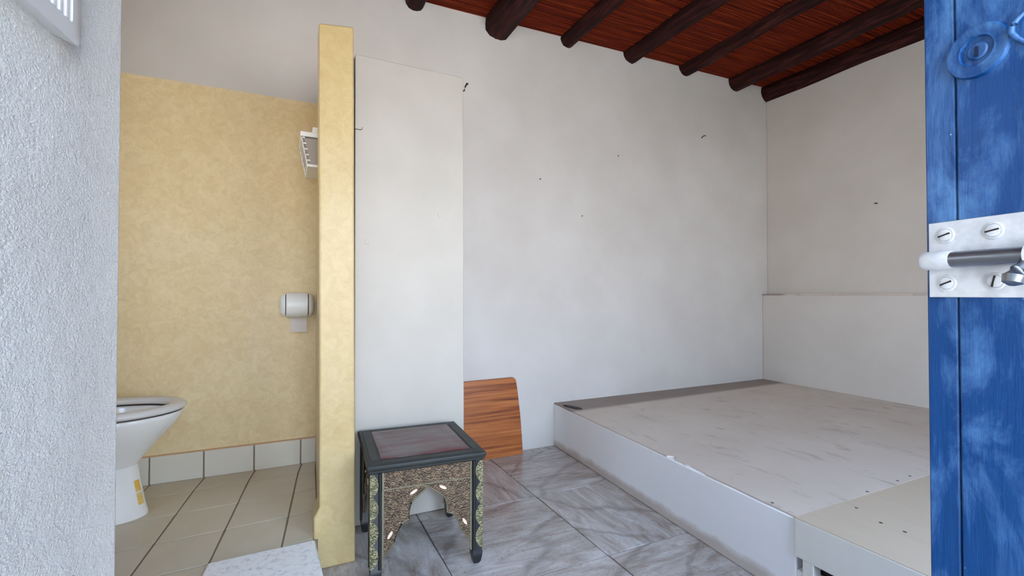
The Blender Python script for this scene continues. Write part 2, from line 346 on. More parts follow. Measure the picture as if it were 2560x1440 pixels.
# bathroom floor, raised one step
fb = MB()
fb.prism([(XL, 0.757), (-0.2, 0.757), (-0.16, 1.25), (0.095, 1.60), (0.095, 1.90), (0.115, 1.92), (0.148, YB), (XL, YB)], lambda p, q, h: (p, q, h), -0.002, ZF - 0.003)
floor_b = tag(fb.build('floor_bathroom', M['grout_bath']), 'raised bathroom floor of plain beige tiles', 'floor', kind='structure')
xi = [0.067 - 0.2205 * k for k in range(-1, 8)]; yj = [2.645 - 0.2475 * k for k in range(-1, 8)]
def jx(i, y): return xi[i] + 0.090 * (y - 2.815)
def jy(j, x): return yj[j] + 0.060 * x
for i in range(len(xi) - 1):
    for j in range(len(yj) - 1):
        y0, y1 = yj[j + 1], yj[j]; g = 0.0032
        q = []
        for (ii, jj, sx_, sy_) in ((i + 1, j + 1, g, g), (i, j + 1, -g, g), (i, j, -g, -g), (i + 1, j, g, -g)):
            y = yj[jj]; x = jx(ii, y); y = jy(jj, x); x = jx(ii, y)
            q.append([x + sx_, y + sy_])
        for p in q:
            p[0] = min(max(p[0], XL + 0.001), (0.110 + 0.036 * (p[1] - 2.04)) if p[1] > 2.05 else 0.090); p[1] = min(p[1], YB - 0.006)
        if min(p[1] for p in q) < 0.80: continue
        if q[1][0] - q[0][0] < 0.02 or q[2][1] - q[1][1] < 0.02: continue
        if q[0][1] < 1.62 and q[1][0] > -0.16: continue
        mb = MB().hexa([(x, y, ZF - 0.012) for x, y in q] + [(x, y, ZF) for x, y in q])
        mb.build('tile', M['tile_bath'], floor_b, bevel=0.0015, seg=1)
bb = empty('baseboard_back', (0, YB, ZF)); tag(bb, 'row of pale skirting tiles along the bathroom back wall', 'baseboard', kind='structure')
for i in range(len(xi) - 1):
    x0, x1 = max(xi[i + 1] + 0.003, XL), min(xi[i] - 0.003, 0.141)
    if x1 - x0 < 0.01: continue
    MB().box(x0, x1, -0.013, -0.003, 0.0, 0.131).build('tile', M['tile_skirt'], bb, bevel=0.002)
MB().box(XL, 0.142, -0.008, 0.0, 0.0, 0.129).build('grout', M['grout_bath'], bb)
MB().box(XL, 0.142, -0.012, -0.003, 0.131, 0.137).build('top_joint', M['joint_tan'], bb)
# marble step in the bathroom doorway
sp = MB().prism([(-0.238, 1.873), (0.096, 1.883), (0.110, 1.60), (-0.262, 1.60)], lambda p, q, h: (p, q, h), ZF - 0.02, ZF + 0.012)
tag(sp.build('marble_sill', M['marble'], bevel=0.006, seg=2), 'rough white flecked marble slab at the bathroom threshold', 'sill')

# terrace outside the entrance
gp = MB().box(-20, 20, -30, YF - 0.3, -0.25, -0.05)
tag(gp.build('terrace_ground', M['ground']), 'pale stone terrace outside the entrance', 'ground', kind='structure')

# ------------------------------------------------------------------ reed ceiling and beams
random.seed(4)
rd = MB()
y = YF - 0.2; k = 0
while y < YB + 0.01:
    r = random.uniform(0.0045, 0.0075); xs = [XL - 0.1, 0.2, 0.9, 1.6, 2.3, 3.0, XR + 0.05]
    n = 6; path = [Vector((x, y + random.uniform(-0.004, 0.004), zc(x) + 0.012 + random.uniform(-0.004, 0.003))) for x in xs]
    rings = [[(p.x, p.y + r * math.cos(2 * math.pi * i / n), p.z + r * math.sin(2 * math.pi * i / n)) for i in range(n)] for p in path]
    rd.loft(rings, False, False); y += r * 1.75
tag(rd.build('reed_matting', M['reed'], ceiling, smooth=True, angle=80), 'red-brown cane matting laid across the ceiling beams', kind='stuff')
beams = [  # x centre at the back wall, bottom height, radius, label
    (0.682, 2.744, 0.058, 'slim log beam nearest the bathroom, cut by the top edge'),
    (1.228, 2.692, 0.092, 'thickest rough log beam, above the white panel'),
    (1.768, 2.766, 0.056, 'thin log beam directly right of the thickest one'),
    (2.325, 2.775, 0.074, 'middle dark log beam, fourth from the bathroom'),
    (2.872, 2.789, 0.070, 'dark log beam with pale scratched streak, fifth from the bathroom'),
    (3.448, 2.768, 0.078, 'dark log beam next to the one along the right wall'),
    (3.875, 2.742, 0.085, 'darkest log beam lying along the top of the right wall')]
for bi, (bx, bz, br, lab) in enumerate(beams):
    rng = random.Random(bi * 7 + 1); rings = []; n = 14
    for k in range(23):
        y = YB + 0.12 - k * (YB + 0.12 - (YF - 0.1)) / 22
        wob = 0.012 if bi < 6 else 0.004
        cx = bx + wob * noise.noise((bi * 3.1, y * 1.3, 0)); cz = bz + br + wob * 0.6 * noise.noise((bi * 5.7, y * 1.1, 4)); fl = 1 - 0.05 * (k / 22)
        ring = []
        for i in range(n):
            a = 2 * math.pi * i / n
            rr = br * fl * (1 + 0.20 * noise.noise((math.cos(a) * 1.3 + bi * 9, y * 1.7, math.sin(a) * 1.3)) + 0.05 * noise.noise((math.cos(a) * 4 + bi, y * 5, math.sin(a) * 4)))
            ring.append((cx + rr * math.cos(a), y, cz + rr * math.sin(a)))
        rings.append(ring)
    tag(MB().loft(rings).build('ceiling_beam', M['beam'], smooth=True, angle=70), lab, 'beam', 'log beams under the reed ceiling')

# ------------------------------------------------------------------ sleeping platform
PT = 0.29
pl = empty('raised_platform', (1.60, 1.9, 0)); tag(pl, 'low white masonry platform with worn greyish top along the right wall', 'platform')
def pb(mb, name, mat, **k):
    o = mb.build(name, mat, **k); o.parent = pl; o.matrix_parent_inverse = Matrix.Translation(-Vector(pl.location)); return o
def px(y): return 1.535 + (y - 1.02) * (1.650 - 1.535) / (YB - 1.02)       # platform front line
Yj = 1.020
mb = MB().prism([(px(Yj), Yj), (XR_LOW, Yj), (XR_LOW, YB), (px(YB), YB)], lambda p, q, h: (p, q, h), 0.0, PT - 0.006)
pb(mb, 'base', M['platform'], bevel=0.006)
# worn top coat with a chipped edge
edge = []; rng = random.Random(9); y = YB - 0.001
while y > Yj + 0.015:
    c = 0.0025 + 0.002 * noise.noise((y * 9, 0, 0))
    if 1.42 < y < 1.66: c += max(0, 0.030 * noise.noise((y * 23, 3, 0)) + 0.008)
    edge.append((px(y) + c, y)); y -= 0.02
edge += [(px(Yj) + 0.003, Yj - 0.001), (XR_LOW, Yj - 0.001), (XR_LOW, YB - 0.001)]
pb(MB().prism(edge, lambda p, q, h: (p, q, h), PT - 0.008, PT), 'top_coat', M['screed'])
# timber extension towards the entrance
xe = 1.524
pb(MB().box(xe + 0.004, 1.789, YF + 0.02, Yj - 0.001, PT - 0.022, PT + 0.0002), 'board', M['ply_top'])
pb(MB().box(1.790, XR_LOW, YF + 0.02, Yj - 0.001, PT - 0.022, PT - 0.0004), 'board', M['ply_top'])
pb(MB().box(xe + 0.060, xe + 0.075, YF + 0.02, Yj - 0.002, 0.0, PT - 0.022), 'void_shade_panel', M['black'])  # black sheet stands in for the shade inside the platform void
for (u_, v_) in ((2168, 1229), (2244, 1202), (2275, 1190), (2141, 1270), (2202, 1307), (2262, 1330), (1931, 1257)):
    c = on_z(u_, v_, PT); q = [(c.x + 0.0042 * math.cos(k * math.pi / 4), c.y + 0.006 * math.sin(k * math.pi / 4)) for k in range(8)]
    pb(MB().prism(q, lambda p, q, h: (p, q, h), PT - 0.002, PT + 0.0006), 'nail_head', M['iron'])
pb(MB().box(xe, xe + 0.018, YF + 0.02, Yj - 0.002, 0.163, PT - 0.003), 'front_rail', M['ply_front'], bevel=0.002)
pb(MB().box(xe + 0.001, xe + 0.04, 0.957, 0.993, 0.0, 0.163), 'post', M['ply_front'], bevel=0.002)
pb(MB().box(xe + 0.001, xe + 0.04, 0.30, 0.336, 0.0, 0.163), 'post', M['ply_front'], bevel=0.002)
pb(MB().box(xe + 0.012, xe + 0.058, 0.957, Yj, 0.0, 0.116), 'plinth', M['platform'], bevel=0.003)
# dark scrap in the back corner of the platform
p0, p1 = on_z(1407, 1014, PT), on_z(1455, 1024, PT)
d = (p1 - p0); L = d.length; ex = d.normalized(); ey = Vector((-ex.y, ex.x, 0))
sc = MB().prism([(0, 0.006), (L * .3, 0.02), (L * .8, 0.022), (L, 0.004), (L * .85, -0.02), (L * .4, -0.014), (L * .1, -0.012)], lambda p, q, h: tuple(p0 + ex * p + ey * q + Vector((0, 0, h))), 0.0, 0.007)
tag(sc.build('dark_scrap', M['scrap'], bevel=0.002), 'small flat dark scrap at the back corner of the platform', 'scrap')

# ------------------------------------------------------------------ tall white panel beside the partition
PY = 2.197
wp = empty('tall_panel', (0.52, PY, 0)); tag(wp, 'tall off-white painted board standing beside the yellow partition', 'panel')
mb = MB().prism([(0.272, 0.002), (0.786, 0.002), (0.778, 2.106), (0.266, 2.112)], lambda p, q, h: (p, h, q), PY, PY + 0.035)
o = mb.build('board', M['board_white'], bevel=0.003); o.parent = wp; o.matrix_parent_inverse = Matrix.Translation(-Vector(wp.location))
mb = MB().box(0.2415, 0.262, PY - 0.004, PY + 0.02, 0.35, 2.09)  # dark strip painted in for the shade between board and partition
o = mb.build('gap_shade_strip', M['joint'], ); o.data.materials[0] = M['scrap']; o.parent = wp; o.matrix_parent_inverse = Matrix.Translation(-Vector(wp.location))
for k, (a, b) in enumerate([(918, 605), (1100, 537)]):
    c = on_y(a, b, PY - 0.001); r = 0.012
    ring = lambda rad, yy: [(c.x + rad * math.cos(t * math.pi / 10), yy, c.z + rad * math.sin(t * math.pi / 10)) for t in range(20)]
    mb = MB().loft([ring(r, PY), ring(r * 0.9, PY - 0.0012), ring(r * 0.55, PY - 0.0008)])
    o = mb.build('filled_hole', M['board_white'], smooth=True); o.parent = wp; o.matrix_parent_inverse = Matrix.Translation(-Vector(wp.location))
# hooks
hp = on_y(884, 321, PY - 0.15)
h1 = MB().tube([(0.229, hp.y, hp.z), (hp.x + 0.012, hp.y, hp.z - 0.001), (hp.x + 0.026, hp.y, hp.z - 0.002), (hp.x + 0.033, hp.y, hp.z + 0.001), (hp.x + 0.036, hp.y, hp.z + 0.009)], 0.0016, 8)
tag(h1.build('wire_hook', M['iron'], smooth=True), 'thin bent wire hook screwed into the edge of the partition', 'hook')
hp = on_y(1160, 212, PY + 0.012)
h2 = MB().tube([(0.776, PY + 0.015, hp.z - 0.035), (hp.x + 0.002, PY + 0.012, hp.z - 0.028), (hp.x + 0.006, PY + 0.008, hp.z - 0.008), (hp.x + 0.013, PY + 0.004, hp.z + 0.004), (hp.x + 0.017, PY, hp.z + 0.004)], [0.003, 0.004, 0.005, 0.006, 0.0045], 8)
tag(h2.build('iron_hook', M['iron'], smooth=True), 'short black iron hook on the top right edge of the white panel', 'hook')
# nails in the walls
nails = [((1757, 342), 'bent nail high on the back wall near the right corner', 0.022), ((1545, 390), 'small nail head in the upper middle of the back wall', 0.006),
         ((1350, 448), 'faint nail head on the back wall nearest the white panel', 0.006), ((1455, 540), 'lowest small nail head in the middle of the back wall', 0.006)]
for (uv, lab, ln) in nails:
    c = on_y(*uv, YB); pth = [(c.x, YB + 0.01, c.z), (c.x, YB - ln, c.z), (c.x - 0.002, YB - ln - 0.003, c.z)]
    if ln > 0.01: pth = [(c.x - 0.014, YB + 0.01, c.z - 0.012), (c.x - 0.014, YB - 0.008, c.z - 0.010), (c.x - 0.006, YB - 0.016, c.z + 0.002), (c.x + 0.012, YB - 0.02, c.z + 0.004)]
    tag(MB().tube(pth, 0.0035, 8).build('wall_nail', M['iron'], smooth=True), lab, 'nail', 'nails in the walls')
c = on_x(2193, 508, XR)
tag(MB().tube([(XR + 0.01, c.y, c.z), (XR - 0.008, c.y, c.z), (XR - 0.014, c.y + 0.012, c.z)], 0.004, 8).build('wall_nail', M['iron'], smooth=True), 'single dark nail in the grey right wall', 'nail', 'nails in the walls')

# ------------------------------------------------------------------ wooden board leaning on the back wall
wb = MB(); bw = [(0.90, 0.0), (1.378, 0.0), (1.376, 0.12), (1.370, 0.25), (1.358, 0.40), (1.350, 0.462)]
for k in range(1, 6):
    a = math.radians(k * 18); bw.append((1.322 + 0.028 * math.cos(a), 0.462 + 0.028 * math.sin(a)))
bw += [(0.90, 0.486)]
wb.prism(bw, lambda p, q, h: (p, 2.728 + h + 0.090 * q, q + 0.001), 0.0, 0.024)
tag(wb.build('wooden_board', M['wood'], bevel=0.003), 'brown banded wooden board leaning on the back wall behind the stool', 'board')

# ------------------------------------------------------------------ carved stool
SR = math.radians(-3.4)
st = empty('carved_stool', (0.485, 1.922, 0), SR); tag(st, 'small carved side stool with leather top and brass scalloped legs', 'stool')
HW, HD, SH = 0.219, 0.234, 0.432
def sp_(mb, name, mat, par=None, **k):
    o = mb.build(name, mat, **k); o.parent = par or st; return o
# top: moulded frame, leather panel
fr = MB()
def rect(w_, d_, z): return [(-w_, -d_, z), (w_, -d_, z), (w_, d_, z), (-w_, d_, z)]
fr.loft([rect(HW - 0.012, HD - 0.012, SH - 0.034), rect(HW - 0.004, HD - 0.004, SH - 0.030), rect(HW - 0.004, HD - 0.004, SH - 0.021), rect(HW, HD, SH - 0.017), rect(HW, HD, SH - 0.005), rect(HW - 0.005, HD - 0.005, SH)])
top = sp_(fr, 'top', M['edge'], bevel=0.0025)
lp = MB(); a, b = HW - 0.052, HD - 0.052
lp.loft([rect(a, b, SH - 0.001), rect(a, b, SH + 0.003), rect(a - 0.008, b - 0.008, SH + 0.006), rect(a - 0.05, b - 0.05, SH + 0.007)])
sp_(lp, 'leather_panel', M['leather'], top, bevel=0.002)
for s in (-1, 1):      # tooled bands on the border
    sp_(MB().box(s * (HW - 0.029) - 0.013, s * (HW - 0.029) + 0.013, -b, b, SH - 0.001, SH + 0.0022), 'tooled_band', M['edge'], top, bevel=0.0008)
    sp_(MB().box(-a, a, s * (HD - 0.029) - 0.013, s * (HD - 0.029) + 0.013, SH - 0.001, SH + 0.0022), 'tooled_band', M['edge'], top, bevel=0.0008)
# legs
LWD = 0.043; li = 0.010
def sq(cx, cy, h, z): return [(cx - h, cy - h, z), (cx + h, cy - h, z), (cx + h, cy + h, z), (cx - h, cy + h, z)]
ZT = SH - 0.034
for sx_ in (-1, 1):
    for sy_ in (-1, 1):
        cx, cy = sx_ * (HW - li - LWD / 2), sy_ * (HD - li - LWD / 2); h = LWD / 2
        leg = MB().loft([sq(cx, cy, 0.008, 0.0), sq(cx, cy, 0.015, 0.010), sq(cx, cy, h - 0.002, 0.036), sq(cx, cy, h - 0.001, 0.05), sq(cx, cy, h - 0.003, 0.055), sq(cx, cy, h - 0.003, ZT)])
        lo = sp_(leg, 'leg', M['black'], bevel=0.0015)
        # stamped brass strip with a scalloped inner edge on both outer faces
        for face in range(2):
            out = []; z0, z1 = 0.066, ZT - 0.002
            N = 56
            for k in range(N + 1):
                z = z0 + (z1 - z0) * k / N; ph = (z - z0) / 0.083
                wv = 0.008 + 0.021 * abs(math.sin(math.pi * ph)) ** 0.75
                out.append((wv, z))
            pts = [(0.0, z1), (0.0, z0)] + out
            if face == 0:
                f_ = lambda p, q, w_, cx=cx, cy=cy, sx_=sx_, sy_=sy_: (cx + sx_ * (h - 0.001 - p), cy + sy_ * (h - 0.003 + w_), q)
            else:
                f_ = lambda p, q, w_, cx=cx, cy=cy, sx_=sx_, sy_=sy_: (cx + sx_ * (h - 0.003 + w_), cy + sy_ * (h - 0.001 - p), q)
            sp_(MB().prism(pts, f_, 0.0, 0.0022), 'brass_strip', M['brass'], lo)
            rod = MB()
            if face == 0: rod.tube([(cx - sx_ * (h - 0.008), cy + sy_ * (h - 0.004), 0.06), (cx - sx_ * (h - 0.008), cy + sy_ * (h - 0.004), ZT)], 0.0062, 10)
            else: rod.tube([(cx + sx_ * (h - 0.004), cy - sy_ * (h - 0.008), 0.06), (cx + sx_ * (h - 0.004), cy - sy_ * (h - 0.008), ZT)], 0.0062, 10)
            sp_(rod, 'moulding', M['black'], lo, smooth=True)
# aprons with a pointed arch
def apron(half, place, name='apron'):
    zt = ZT - 0.001; ap = 0.252
    k_ = half / 0.158
    left = [(-half + 0.002, 0.094), (-0.138 * k_, 0.114), (-0.118 * k_, 0.145), (-0.108 * k_, 0.175), (-0.092 * k_, 0.206), (-0.067 * k_, 0.218), (-0.066 * k_, 0.250), (-0.058 * k_, 0.276), (-0.032 * k_, 0.298), (-0.013 * k_, 0.313), (0.0, 0.326)]
    arch = left + [(-x, z) for x, z in left[-2::-1]]
    # build as vertical strips between arch and top so the cut-out stays open
    mb = MB()
    n = len(arch)
    vs = []
    for w_ in (0.0, 0.009):
        vs += [place(x, z, w_) for x, z in arch] + [place(x, zt, w_) for x, z in arch]
    fs = []
    for i in range(n - 1):
        fs += [(i, i + 1, n + i + 1, n + i), (2 * n + i + 1, 2 * n + i, 3 * n + i, 3 * n + i + 1), (i + 1, i, 2 * n + i, 2 * n + i + 1), (n + i, n + i + 1, 3 * n + i + 1, 3 * n + i)]
    fs += [(0, n, 3 * n, 2 * n), (n - 1, 3 * n - 1, 4 * n - 1, 2 * n - 1)]
    mb.add(vs, fs); o = sp_(mb, name, M['bronze'])
    tr = MB()
    tr.tube([place(x, z, -0.001) for x, z in arch], 0.0028, 6)
    sp_(tr, 'arch_edging', M['trim'], o, smooth=True)
    tr = MB().prism([(-half, 0.333), (half, 0.333), (half, 0.337), (-half, 0.337)], place, -0.002, 0.001); sp_(tr, 'frieze_line', M['trim'], o)
    for s in (-1, 1):
        tr = MB().prism([(s * half - 0.006 * (s > 0), 0.06), (s * half + 0.006 * (s < 0), 0.06), (s * half + 0.006 * (s < 0), zt), (s * half - 0.006 * (s > 0), zt)], place, -0.002, 0.001); sp_(tr, 'side_trim', M['trim'], o)
        for (ix, iz, an) in ((0.051, 0.313, -0.50), (0.130, 0.172, -1.0)):
            pts = []
            for k in range(16):
                t = 2 * math.pi * k / 16; p, q = 0.015 * math.cos(t), 0.0052 * math.sin(t)
                pts.append((s * (ix * half / 0.156 + p * math.cos(an) - q * math.sin(an)), iz + p * math.sin(an) + q * math.cos(an)))
            sp_(MB().prism(pts, place, -0.003, 0.002), 'bone_inlay', M['bone'], o)
xa, ya = HW - li - LWD, HD - li - LWD
for s in (-1, 1):
    apron(xa, lambda p, q, w_, s=s: (p, s * (HD - li - 0.010 - w_), q))
    apron(ya, lambda p, q, w_, s=s: (s * (HW - li - 0.010 - w_), p, q))

# ------------------------------------------------------------------ toilet
to = empty('toilet', (-0.70, 2.44, ZF)); tag(to, 'white porcelain toilet with open round seat, half hidden by the stucco wall', 'toilet')
TX, TY = -0.70, 2.43
def egg(xf, xb, hw, z, n=40, oy=0.0):
    """outline, rounder at the front; xf front x, xb back x (room coordinates)"""
    out = []; cx = xb + (xf - xb) * 0.46
    for i in range(n):
        t = 2 * math.pi * i / n; c_, s_ = math.cos(t), math.sin(t)
        x = cx + (xf - cx) * c_ if c_ > 0 else cx + (cx - xb) * c_
        if c_ < 0: s_ = math.copysign(abs(s_) ** 0.7, s_)
        out.append((x - TX, s_ * hw + oy, z))
    return out
def tp(mb, name, mat, par=None, **k):
    o = mb.build(name, mat, **k); o.parent = par or to; return o
ped = [(-0.522, -0.98, 0.108, 0.0), (-0.522, -0.98, 0.108, 0.012), (-0.533, -0.97, 0.104, 0.06), (-0.548, -0.96, 0.097, 0.14), (-0.560, -0.95, 0.092, 0.23)]
pedo = tp(MB().loft([egg(*r) for r in ped]), 'pedestal', M['porcelain'], smooth=True)
bowl = [(-0.556, -0.93, 0.098, 0.212), (-0.545, -0.93, 0.108, 0.232), (-0.512, -0.93, 0.132, 0.275), (-0.468, -0.92, 0.163, 0.325), (-0.428, -0.92, 0.188, 0.37), (-0.405, -0.92, 0.200, 0.405), (-0.400, -0.92, 0.203, 0.418), (-0.405, -0.91, 0.199, 0.423),
        (-0.450, -0.87, 0.150, 0.423), (-0.456, -0.865, 0.144, 0.415), (-0.480, -0.82, 0.125, 0.34), (-0.54, -0.76, 0.08, 0.26), (-0.58, -0.72, 0.04, 0.235)]
tp(MB().loft([egg(*r) for r in bowl]), 'bowl', M['porcelain'], smooth=True, angle=60)
tp(MB().loft([egg(-0.405, -0.90, 0.197, 0.423), egg(-0.405, -0.90, 0.197, 0.429), egg(-0.45, -0.87, 0.15, 0.429), egg(-0.45, -0.87, 0.15, 0.423)], False, False), 'seat_gap_shade', M['plastic_dark'])  # dark ring paints the shade in the gap under the seat
seat = [(-0.445, -0.87, 0.142, 0.432), (-0.398, -0.90, 0.204, 0.430), (-0.391, -0.905, 0.211, 0.436), (-0.393, -0.905, 0.209, 0.447), (-0.406, -0.90, 0.198, 0.455), (-0.432, -0.885, 0.168, 0.456), (-0.450, -0.865, 0.142, 0.450), (-0.452, -0.86, 0.138, 0.441), (-0.445, -0.87, 0.142, 0.432)]
tp(MB().loft([egg(*r) for r in seat], False, False), 'seat', M['plastic'], smooth=True, angle=70)
tank = MB().box(-1.135 - TX, -0.945 - TX, -0.20, 0.20, 0.40, 0.80).build('tank', M['porcelain'], to, bevel=0.02, seg=3)
MB().box(-1.142 - TX, -0.938 - TX, -0.208, 0.208, 0.80, 0.835).build('tank_lid', M['porcelain'], to, bevel=0.012, seg=3)
MB().box(-1.12 - TX, -0.88 - TX, -0.13, 0.13, 0.23, 0.41).build('tank_base', M['porcelain'], to, bevel=0.03, seg=3)
# orange sticker wrapped on the pedestal front
def ped_pt(t, z):
    for a, b in zip(ped, ped[1:]):
        if a[3] <= z <= b[3] and b[3] > a[3]:
            f_ = (z - a[3]) / (b[3] - a[3]); r = [a[i] + (b[i] - a[i]) * f_ for i in range(3)]; break
    cx = r[1] + (r[0] - r[1]) * 0.46
    return (cx + (r[0] - cx + 0.001) * math.cos(t) - TX, (r[2] + 0.001) * math.sin(t), z)
t0, t1 = -0.36, -0.14
for (za, zb) in ((0.050, 0.098), (0.104, 0.150)):
    rows = [[ped_pt(t0 + (t1 - t0) * i / 6, za + (zb - za) * k / 4) for i in range(7)] for k in range(5)]
    tp(MB().loft(rows, False, False, closed=False), 'sticker', M['sticker'], pedo, smooth=True)

# ------------------------------------------------------------------ toilet roll holder on the bathroom back wall
q0, q1 = on_y(699, 795, YB - 0.10), on_y(786, 731, YB - 0.10)
hx0, hx1, hz0, hz1 = q0.x, q1.x, q0.z, q1.z
rh = empty('toilet_roll_holder', ((hx0 + hx1) / 2, YB - 0.004, hz0)); tag(rh, 'rounded white covered toilet roll holder on the yellow wall', 'holder')
def rp(mb, name, mat, **k):
    o = mb.build(name, mat, **k); o.parent = rh; o.matrix_parent_inverse = Matrix.Translation(-Vector(rh.location)); return o
zc_, hr = (hz0 + hz1) / 2, (hz1 - hz0) / 2
def hood(xa_, xb_, r, dy0, dy1, yc=YB - 0.06, n=14):
    """D-shaped profile in y/z extruded along x"""
    pr = [(YB - 0.002, zc_ + r * 0.9), (YB - 0.002, zc_ - r * 0.95)]
    for k in range(n + 1):
        a = -math.pi / 2 + math.pi * k / n; pr.append((YB - 0.045 - (dy1) * math.cos(a), zc_ + r * math.sin(a)))
    return MB().prism(pr, lambda p, q, w_: (w_, p, q), xa_, xb_)
def cap_ring(x, r, d):
    return [(x, YB - 0.002, zc_ + r * 0.9), (x, YB - 0.002, zc_ - r * 0.95)] + [(x, YB - 0.045 - d * math.cos(-math.pi / 2 + math.pi * k / 14), zc_ + r * math.sin(-math.pi / 2 + math.pi * k / 14)) for k in range(15)]
for (xa_, sg) in ((hx0, 1), (hx1, -1)):
    rp(MB().loft([cap_ring(xa_ + sg * dx, hr * k1, d1) for dx, k1, d1 in ((0, 0.50, 0.020), (0.004, 0.70, 0.036), (0.011, 0.84, 0.048), (0.020, 0.92, 0.055), (0.026, 0.94, 0.057))]), 'end_cap', M['plastic_white'], smooth=True)
rp(hood(hx0 + 0.030, hx1 - 0.030, hr * 1.0, 0, 0.060), 'cover', M['plastic_white'], bevel=0.004)
rp(hood(hx0 + 0.010, hx1 - 0.010, hr * 0.82, 0, 0.046), 'spindle_core', M['plastic_dark'])
ppr = on_y(745, 830, YB - 0.02)
rp(MB().box(hx0 + 0.050, hx1 - 0.034, YB - 0.020, YB - 0.018, ppr.z, hz0 + 0.02), 'paper_tail', M['paper'])['label'] = 'hanging end of toilet paper'

# ------------------------------------------------------------------ louvred wall lamp on the partition's bathroom side
e0 = on_y(750, 326, 2.27)
he = empty('wall_lamp', (0.105, 2.27, e0.z)); tag(he, 'small white louvred wall lamp behind the yellow partition', 'lamp')
def hp_(mb, name, mat, **k):
    o = mb.build(name, mat, **k); o.parent = he; o.matrix_parent_inverse = Matrix.Translation(-Vector(he.location)); return o
def hx(u, v): p = on_y(u, v, 2.27); return (p.x, p.z)
XW = 0.1255
a_, b_, c_, d_ = hx(751, 327), hx(751, 339), hx(768, 416), hx(752, 341)
f_ = lambda p, q, w_: (p, w_, q)
hp_(MB().prism([a_, (XW, a_[1]), (XW, b_[1]), b_], f_, 2.268, 2.50), 'cap', M['plastic_white'], bevel=0.002)
bt = hx(768, 416)
hp_(MB().prism([(d_[0] + 0.014, d_[1] - 0.001), (XW, d_[1] - 0.001), (XW, bt[1] + 0.008), (bt[0] + 0.012, bt[1] + 0.008)], f_, 2.274, 2.494), 'body', M['plastic_grey'], bevel=0.003)
hp_(MB().prism([(bt[0], bt[1]), (XW, bt[1]), (XW, bt[1] + 0.011), (bt[0] - 0.002, bt[1] + 0.011)], f_, 2.268, 2.50), 'bottom_rim', M['plastic_white'], bevel=0.002)
NS = 5
for k in range(NS):
    t = (k + 0.5) / NS if k else 0.03
    z_ = d_[1] + (bt[1] + 0.011 - d_[1]) * (k / (NS - 0.2)); x_ = d_[0] + (bt[0] - d_[0]) * (k / (NS - 0.2))
    hp_(MB().prism([(x_, z_), (x_ + 0.016, z_), (x_ + 0.017, z_ - 0.005), (x_ + 0.001, z_ - 0.005)], f_, 2.270, 2.498), 'slat', M['plastic_white'])
for yy_ in (2.270, 2.490):
    hp_(MB().prism([(d_[0], d_[1]), (d_[0] + 0.0035, d_[1]), (bt[0] + 0.0035, bt[1]), (bt[0], bt[1])], f_, yy_, yy_ + 0.008), 'side_frame', M['plastic_white'])
tp0 = hx(782, 311)
hp_(MB().box(tp0[0], XW, 2.30, 2.36, a_[1] - 0.002, tp0[1]), 'bracket', M['plastic_white'], bevel=0.006, seg=3)

# ------------------------------------------------------------------ grille on the stucco wall
ez = Vector((0, 0, 1)); exl = LD           # local x runs along the wall towards the entrance, y out of the wall
FD = 0.0165
def on_left(u, v, d=0.0):
    p = on_plane(u, v, LC + LN * d, LN); return ((p - LC).dot(exl), p.z)
s0, zb0 = on_left(190, 109, FD)[0], on_left(191, 110, FD)[1]
sr = on_left(206, 40, FD)[0]
W_, H_ = 0.20, 0.26
gv = empty('wall_grille', LC + LD * (sr + W_ / 2)); gv.location.z = zb0
tag(gv, 'white plastic grille box with upright slats on the stucco wall', 'grille')
def gp_(mb, name, mat, **k):
    o = mb.build(name, mat, **k); o.parent = gv; o.matrix_parent_inverse = Matrix.Translation(-Vector(gv.location)); return o
G = lambda p, q, w_: tuple(LC + exl * (sr + p) + ez * (zb0 + q) + LN * w_)
def rrect(x0, x1, z0, z1, r, n=5):
    out = []
    for cx, cz, a0 in ((x1 - r, z1 - r, 0), (x0 + r, z1 - r, 90), (x0 + r, z0 + r, 180), (x1 - r, z0 + r, 270)):
        for k in range(n + 1):
            a = math.radians(a0 + 90 * k / n); out.append((cx + r * math.cos(a), cz + r * math.sin(a)))
    return out
bdr = 0.017
outer, inner = rrect(0, W_, 0, H_, 0.008), rrect(bdr, W_ - bdr, bdr, H_ - bdr, 0.004)
outer2 = rrect(-0.0, W_ + 0.0, 0.0, H_ + 0.0, 0.008)
frm = MB().loft([[G(p, q, 0.0) for p, q in rrect(0.012, W_ - 0.004, 0.004, H_ - 0.004, 0.008)], [G(p, q, FD - 0.004) for p, q in outer], [G(p, q, FD - 0.001) for p, q in outer], [G(p, q, FD) for p, q in rrect(0.002, W_ - 0.002, 0.002, H_ - 0.002, 0.007)],
                 [G(p, q, FD) for p, q in inner], [G(p, q, FD - 0.009) for p, q in inner]], True, True)
gp_(frm, 'frame', M['plastic'], smooth=True, angle=35)
us = on_left(187, 40, FD)[0] - sr
x_ = bdr + 0.004
while x_ < W_ - bdr - 0.006:
    gp_(MB().prism([(x_, bdr + 0.002), (x_ + 0.0055, bdr + 0.002), (x_ + 0.0055, H_ - bdr - 0.002), (x_, H_ - bdr - 0.002)], G, FD - 0.010, FD - 0.001), 'slat', M['plastic_white'], bevel=0.001)
    x_ += 0.0105

